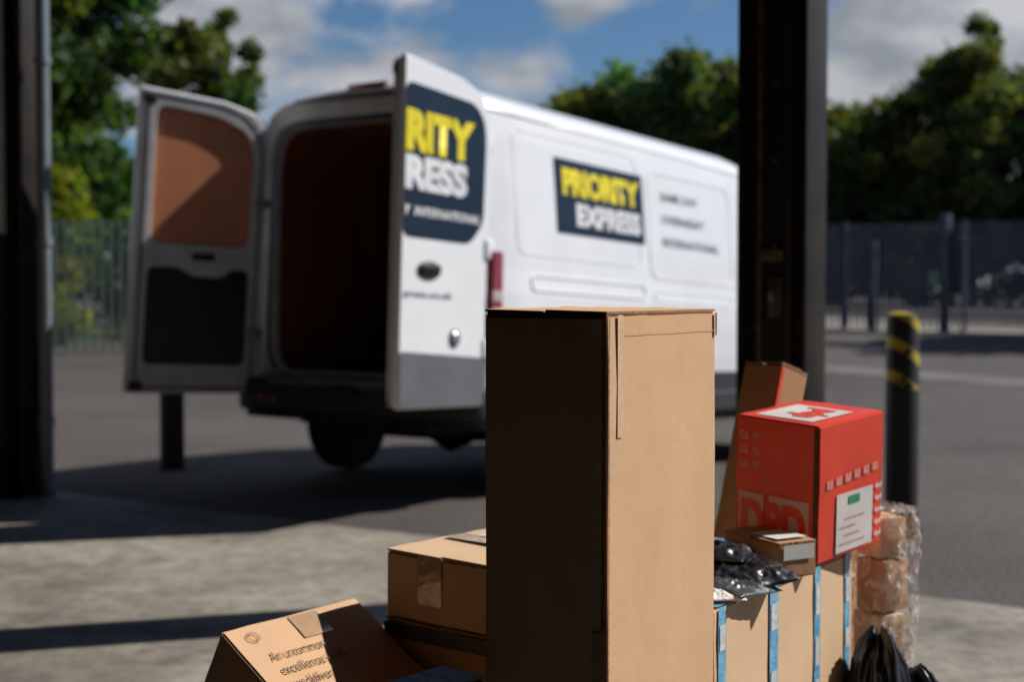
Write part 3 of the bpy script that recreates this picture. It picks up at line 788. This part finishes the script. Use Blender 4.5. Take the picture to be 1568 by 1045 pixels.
lathe('round_stamp',[(.010,0),(.0115,0)],M['inkbrown'],p1.e,24,'Z',(.055,.318,hh+.004))
lathe('round_stamp',[(.014,0),(.0155,0)],M['inkbrown'],p1.e,24,'Z',(.055,.318,hh+.004))
p2=Carton((-.44,2.42),FZ,.33,.44,.42,45,M['card2'],seed=5)
gp=Carton((-.16,2.42),FZ,.675,.17,.10,50,M['greycard'],'grey_parcel_box',seed=6)

def pillow(name,c,size,rot,m,seed,n=44,puff=1.0):
    vs=[];fs=[]
    L_,W_,T_=size
    for side in (1,-1):
        for j in range(n+1):
            for i in range(n+1):
                x=2*i/n-1;y=2*j/n-1
                env=((1-abs(x)**3)*(1-abs(y)**3))**.6*puff
                q=Vector((x*1.3+seed,y*1.3,seed*.31))
                ridge_=1-abs(noise.noise(q*1.7))*2.2
                cr=1-abs(noise.noise(q*3.9+Vector((4,1,0))))*2.2
                z=T_*env*(.55+.55*ridge_*.6+.22*cr) if side==1 else -T_*.15*env
                droop=-.3*T_*(x*x*noise.noise(q*.8)+y*y*.4)
                px=L_*x*(1+.05*noise.noise(q*2)); py=W_*y*(1+.05*noise.noise(q*2+Vector((9,0,0))))
                vs.append((px,py,z+droop))
    N1=(n+1)**2
    for j in range(n):
        for i in range(n):
            a=j*(n+1)+i
            fs.append((a,a+1,a+n+2,a+n+1)); fs.append((N1+a,N1+a+n+1,N1+a+n+2,N1+a+1))
    o=obj(name,vs,fs,m,None,smooth=True); o.location=c; o.rotation_euler=rot
    bm=bmesh.new(); bm.from_mesh(o.data); bmesh.ops.remove_doubles(bm,verts=bm.verts,dist=1e-4); bm.to_mesh(o.data); bm.free()
    return o
def bag(name,c,s,m,seed,rot=(0,0,0)):
    vs=[];fs=[];na=130;nz=80
    for j in range(nz+1):
        t=j/nz
        rr=(.84+.16*math.sin(min(1,t/.3)*math.pi/2))*max(.02,(1-t**2.4))**.5
        for i in range(na):
            a=2*math.pi*i/na
            q=Vector((math.cos(a)*1.1+seed,math.sin(a)*1.1,t*1.9))
            w_=noise.noise_vector(q*1.3)*.5
            f1=1-2.2*abs(noise.noise(q*1.5+w_)); f2=1-2.2*abs(noise.noise(q*3.1+w_*2)); f3=1-2.2*abs(noise.noise(q*6.5+w_*3))
            r_=rr*(1+.14*f1+.07*f2+.03*f3)
            vs.append((s[0]*r_*math.cos(a),s[1]*r_*math.sin(a),s[2]*(t+(.07*noise.noise(q*2.0)+.03*f2)*min(1,t*3))))
    for j in range(nz):
        for i in range(na):
            k=(i+1)%na; fs.append((j*na+i,j*na+k,(j+1)*na+k,(j+1)*na+i))
    fs.append(tuple(range(na))[::-1]); fs.append(tuple(nz*na+i for i in range(na)))
    o=obj(name,vs,fs,m,None,smooth=True); o.location=c; o.rotation_euler=rot
    return o
ph=56
lc=Carton((.408,2.86),FZ,.728,.78,.52,ph,M['card3'],seed=7,flaps=False)
lc.h=.728-.009
for i,(u,w,mm) in enumerate(((.018,.036,'bluetape'),(.275,.045,'bluetape'),(.53,.036,'bluetape'),(.722,.036,'bluetape'))):
    lc.patch('R',u,.0,u+w,.730,M[mm],.003)
    for k in range(6):
        z0=.02+k*.12+random.uniform(-.02,.02)
        lc.patch('R',u+.005,z0,u+w-.007,z0+random.uniform(.03,.08),M['whitetape'],.0045)
    lc.patch('T',u,.0,u+w,.52,M[mm],.003)
lc.patch('R',.10,.724,.5,.7315,M['bluetape'],.0035)
lc.patch('T',.05,.0,.56,.022,M['bluetape'],.0045)
lc.text('R','FRAGILE',.36,.10,.50,.14,M['inkbrown'])
rp=Carton((.712,3.30),.757,.330,.285,.235,45,M['red'],'red_parcel_box',seed=8,flaps=False,rot=Euler((R(3.5),R(-4.0),R(45))))
rp.h=.330-.009
rp.patch('T',.03,.04,.21,.20,M['redwhite'],.001,'print_panel')
rp.text('T','dpd',.06,.05,.19,.15,M['red'],.0022,o=.05)
for (u0,w0,u1,w1) in ((.012,.02,.085,.145),(.100,.02,.212,.145)):
    rp.patch('L',u0,w0,u1,w1,M['pink'],.003,'print_panel')
rp.text('L','DPD',.02,.025,.205,.130,M['red'],.0042,o=.05)
for i in range(3):
    rp.text('L','G&',.015,.275-.035*i,.04,.295-.035*i,M['pink'],.0035)
    rp.text('L','+@',.048,.275-.035*i,.07,.295-.035*i,M['pink'],.0035)
rp.patch('L',.222,.0,.234,.326,M['seam'],.003,'glued_joint')
rp.patch('R',.075,.012,.235,.155,M['redwhite'],.003,'address_label')
rp.patch('R',.125,.125,.175,.145,M['green'],.0042,'label_stripe')
for i in range(4): rp.patch('R',.09+.02*(i%2),.03+.020*i,.20-.02*(i%3),.034+.020*i,M['pink'],.0042,'label_text')
for i in range(6): rp.text('R','&0',.03+.04*i,.175+.003*i,.055+.04*i,.197+.003*i,M['pink'],.0035,o=.03)
for z in (.02,.05,.08,.11,.14): rp.text('R','dpd',.245,z,.275,z+.018,M['redwhite'],.0035,o=.04)
sc=Carton((.625,3.74),.725,.50,.12,.13,48,M['card2'],seed=9,rot=Euler((R(-2),R(18),R(40))))
sc.patch('T',.02,.01,.10,.11,M['white_label'],.001,'label')
sc.patch('R',.0,.20,.012,.49,M['red'],.003,'fragile_tape')
s2=Carton((.80,3.62),FZ,.69,.42,.40,50,M['card2'],seed=10)
sb=Carton((.60,3.17),.752,.075,.11,.20,30,M['card2'],seed=11)
sb.patch('T',.01,.02,.10,.12,M['white_label'],.001,'label')
sb.patch('R',.01,.04,.10,.074,M['white_label'],.003,'label')
pillow('black_mailing_bag',(.49,3.10,.775),(.11,.10,.030),(R(6),R(-8),R(20)),M['polybag'],5)
pillow('black_mailing_bag',(.46,3.22,.795),(.12,.09,.035),(R(-5),R(6),R(70)),M['polybag'],8)
pillow('grey_mailing_bag',(.475,3.02,.765),(.09,.07,.02),(R(4),R(5),R(50)),M['greybag'],7)
pillow('white_mailing_bag',(.43,2.95,.762),(.05,.045,.016),(0,R(3),R(10)),M['white_label'],9)
wp=empty('shrink_wrapped_parcels',(.955,3.66,FZ),(0,0,R(30)))
zz=0
for i,(w_,d_,h_,ox,rz) in enumerate(((.10,.10,.22,0,0),(.10,.10,.20,.005,6),(.09,.10,.13,-.005,-9),(.10,.09,.14,.005,10),(.09,.09,.11,.0,-6))):
    box('parcel_%d'%(i+1),(w_,d_,h_-.006),(ox,0,zz+h_/2),M['card2'] if i%2 else M['card3'],wp,(0,0,R(rz)),.006,2); zz+=h_
vs=[];fs=[];na=80;nz=80
for j in range(nz+1):
    t=j/nz
    for i in range(na):
        a=2*math.pi*i/na; cx,sx=math.cos(a),math.sin(a)
        rr=.072/((abs(cx)**4+abs(sx)**4)**.25)*(1.1+.2*noise.noise(Vector((cx*2,sx*2,t*11)))+.14*noise.noise(Vector((cx*5,sx*5,t*30))))
        vs.append((rr*cx,rr*sx,t*.82))
for j in range(nz):
    for i in range(na):
        k=(i+1)%na; fs.append((j*na+i,j*na+k,(j+1)*na+k,(j+1)*na+i))
fs.append(tuple(nz*na+i for i in range(na)))
obj('stretch_film',vs,fs,M['film'],wp,smooth=True)
bag('black_bin_bag',(.89,3.43,FZ),(.095,.11,.54),M['polybag'],12)
bag('black_bin_bag',(.985,3.46,FZ),(.11,.11,.44),M['polybag'],15.3)

# ---------------------------------------------------------------- light & sky
az=math.atan2(.955,.295); el=R(41)
sd=Vector((math.sin(az)*math.cos(el),math.cos(az)*math.cos(el),math.sin(el)))
sun=bpy.data.lights.new('sun','SUN'); sun.energy=5.0; sun.angle=R(.5); sun.color=(1,.96,.91)
so=bpy.data.objects.new('sun',sun); so.rotation_euler=(-sd).to_track_quat('-Z','Y').to_euler(); so.location=(10,5,20); link(so)
w=bpy.data.worlds.new('World'); S.world=w; w.use_nodes=True
nt=w.node_tree; L=nt.links; bg=nt.nodes['Background']
sky=N(nt,'ShaderNodeTexSky',sky_type='NISHITA'); sky.sun_disc=False; sky.sun_elevation=el; sky.sun_rotation=az
sky.air_density=1.0; sky.dust_density=.1; sky.ozone_density=4
tc=N(nt,'ShaderNodeTexCoord')
mp=N(nt,'ShaderNodeMapping'); mp.inputs['Scale'].default_value=(1.0,1.0,2.2); mp.inputs['Location'].default_value=(.35,0,.1)
L.new(tc.outputs['Generated'],mp.inputs['Vector'])
n1=N(nt,'ShaderNodeTexNoise'); n1.inputs['Scale'].default_value=8; n1.inputs['Detail'].default_value=10; n1.inputs['Roughness'].default_value=.58; n1.inputs['Distortion'].default_value=.3
L.new(mp.outputs[0],n1.inputs['Vector'])
acc=n1.outputs['Fac']
for (dx,dz,r_,st) in ((-.21,.185,.12,.26),(-.085,.150,.06,.24),(.0,.145,.05,.22),(.05,.225,.06,.24),(.30,.175,.16,.32),(.23,.13,.08,.24),(-.10,.185,.04,-.15),(.07,.165,.06,-.22),(.0,.18,.05,-.2),(-.16,.10,.05,-.1),(-.6,.4,.3,.1),(.8,.35,.25,.1)):
    vd=Vector((dx,1,dz)).normalized()
    ds=N(nt,'ShaderNodeVectorMath',operation='DISTANCE'); ds.inputs[1].default_value=vd
    nv=N(nt,'ShaderNodeVectorMath',operation='NORMALIZE'); L.new(tc.outputs['Generated'],nv.inputs[0]); L.new(nv.outputs[0],ds.inputs[0])
    mr=N(nt,'ShaderNodeMapRange',interpolation_type='SMOOTHSTEP'); mr.inputs['From Min'].default_value=0; mr.inputs['From Max'].default_value=r_; mr.inputs['To Min'].default_value=st; mr.inputs['To Max'].default_value=0
    L.new(ds.outputs['Value'],mr.inputs['Value'])
    ad=N(nt,'ShaderNodeMath',operation='ADD'); L.new(acc,ad.inputs[0]); L.new(mr.outputs[0],ad.inputs[1]); acc=ad.outputs[0]
cr=N(nt,'ShaderNodeValToRGB'); cr.color_ramp.elements[0].position=.50; cr.color_ramp.elements[1].position=.68
L.new(acc,cr.inputs['Fac'])
n2=N(nt,'ShaderNodeTexNoise'); n2.inputs['Scale'].default_value=9; n2.inputs['Detail'].default_value=7
L.new(mp.outputs[0],n2.inputs['Vector'])
cc=N(nt,'ShaderNodeValToRGB'); cc.color_ramp.elements[0].position=.40; cc.color_ramp.elements[1].position=.62
cc.color_ramp.elements[0].color=(4.6,5.0,5.7,1); cc.color_ramp.elements[1].color=(9.4,9.6,10.1,1)
L.new(n2.outputs['Fac'],cc.inputs['Fac'])
tint=N(nt,'ShaderNodeMix',data_type='RGBA',blend_type='MULTIPLY'); tint.inputs[0].default_value=1; tint.inputs[7].default_value=(.78,.97,1.15,1)
L.new(sky.outputs[0],tint.inputs[6])
mx=N(nt,'ShaderNodeMix',data_type='RGBA')
L.new(cr.outputs[0],mx.inputs[0]); L.new(tint.outputs[2],mx.inputs[6]); L.new(cc.outputs[0],mx.inputs[7]); L.new(mx.outputs[2],bg.inputs['Color'])
bg.inputs['Strength'].default_value=.058

# ---------------------------------------------------------------- camera
cam=bpy.data.cameras.new('camera'); cam.lens=50; cam.sensor_width=36; cam.clip_end=3000; cam.clip_start=.05
cam.dof.use_dof=True; cam.dof.focus_distance=2.62; cam.dof.aperture_fstop=2.8
co=bpy.data.objects.new('camera',cam); co.location=(0,0,1.4); co.rotation_euler=(R(90-2.04),0,0); link(co)
S.camera=co
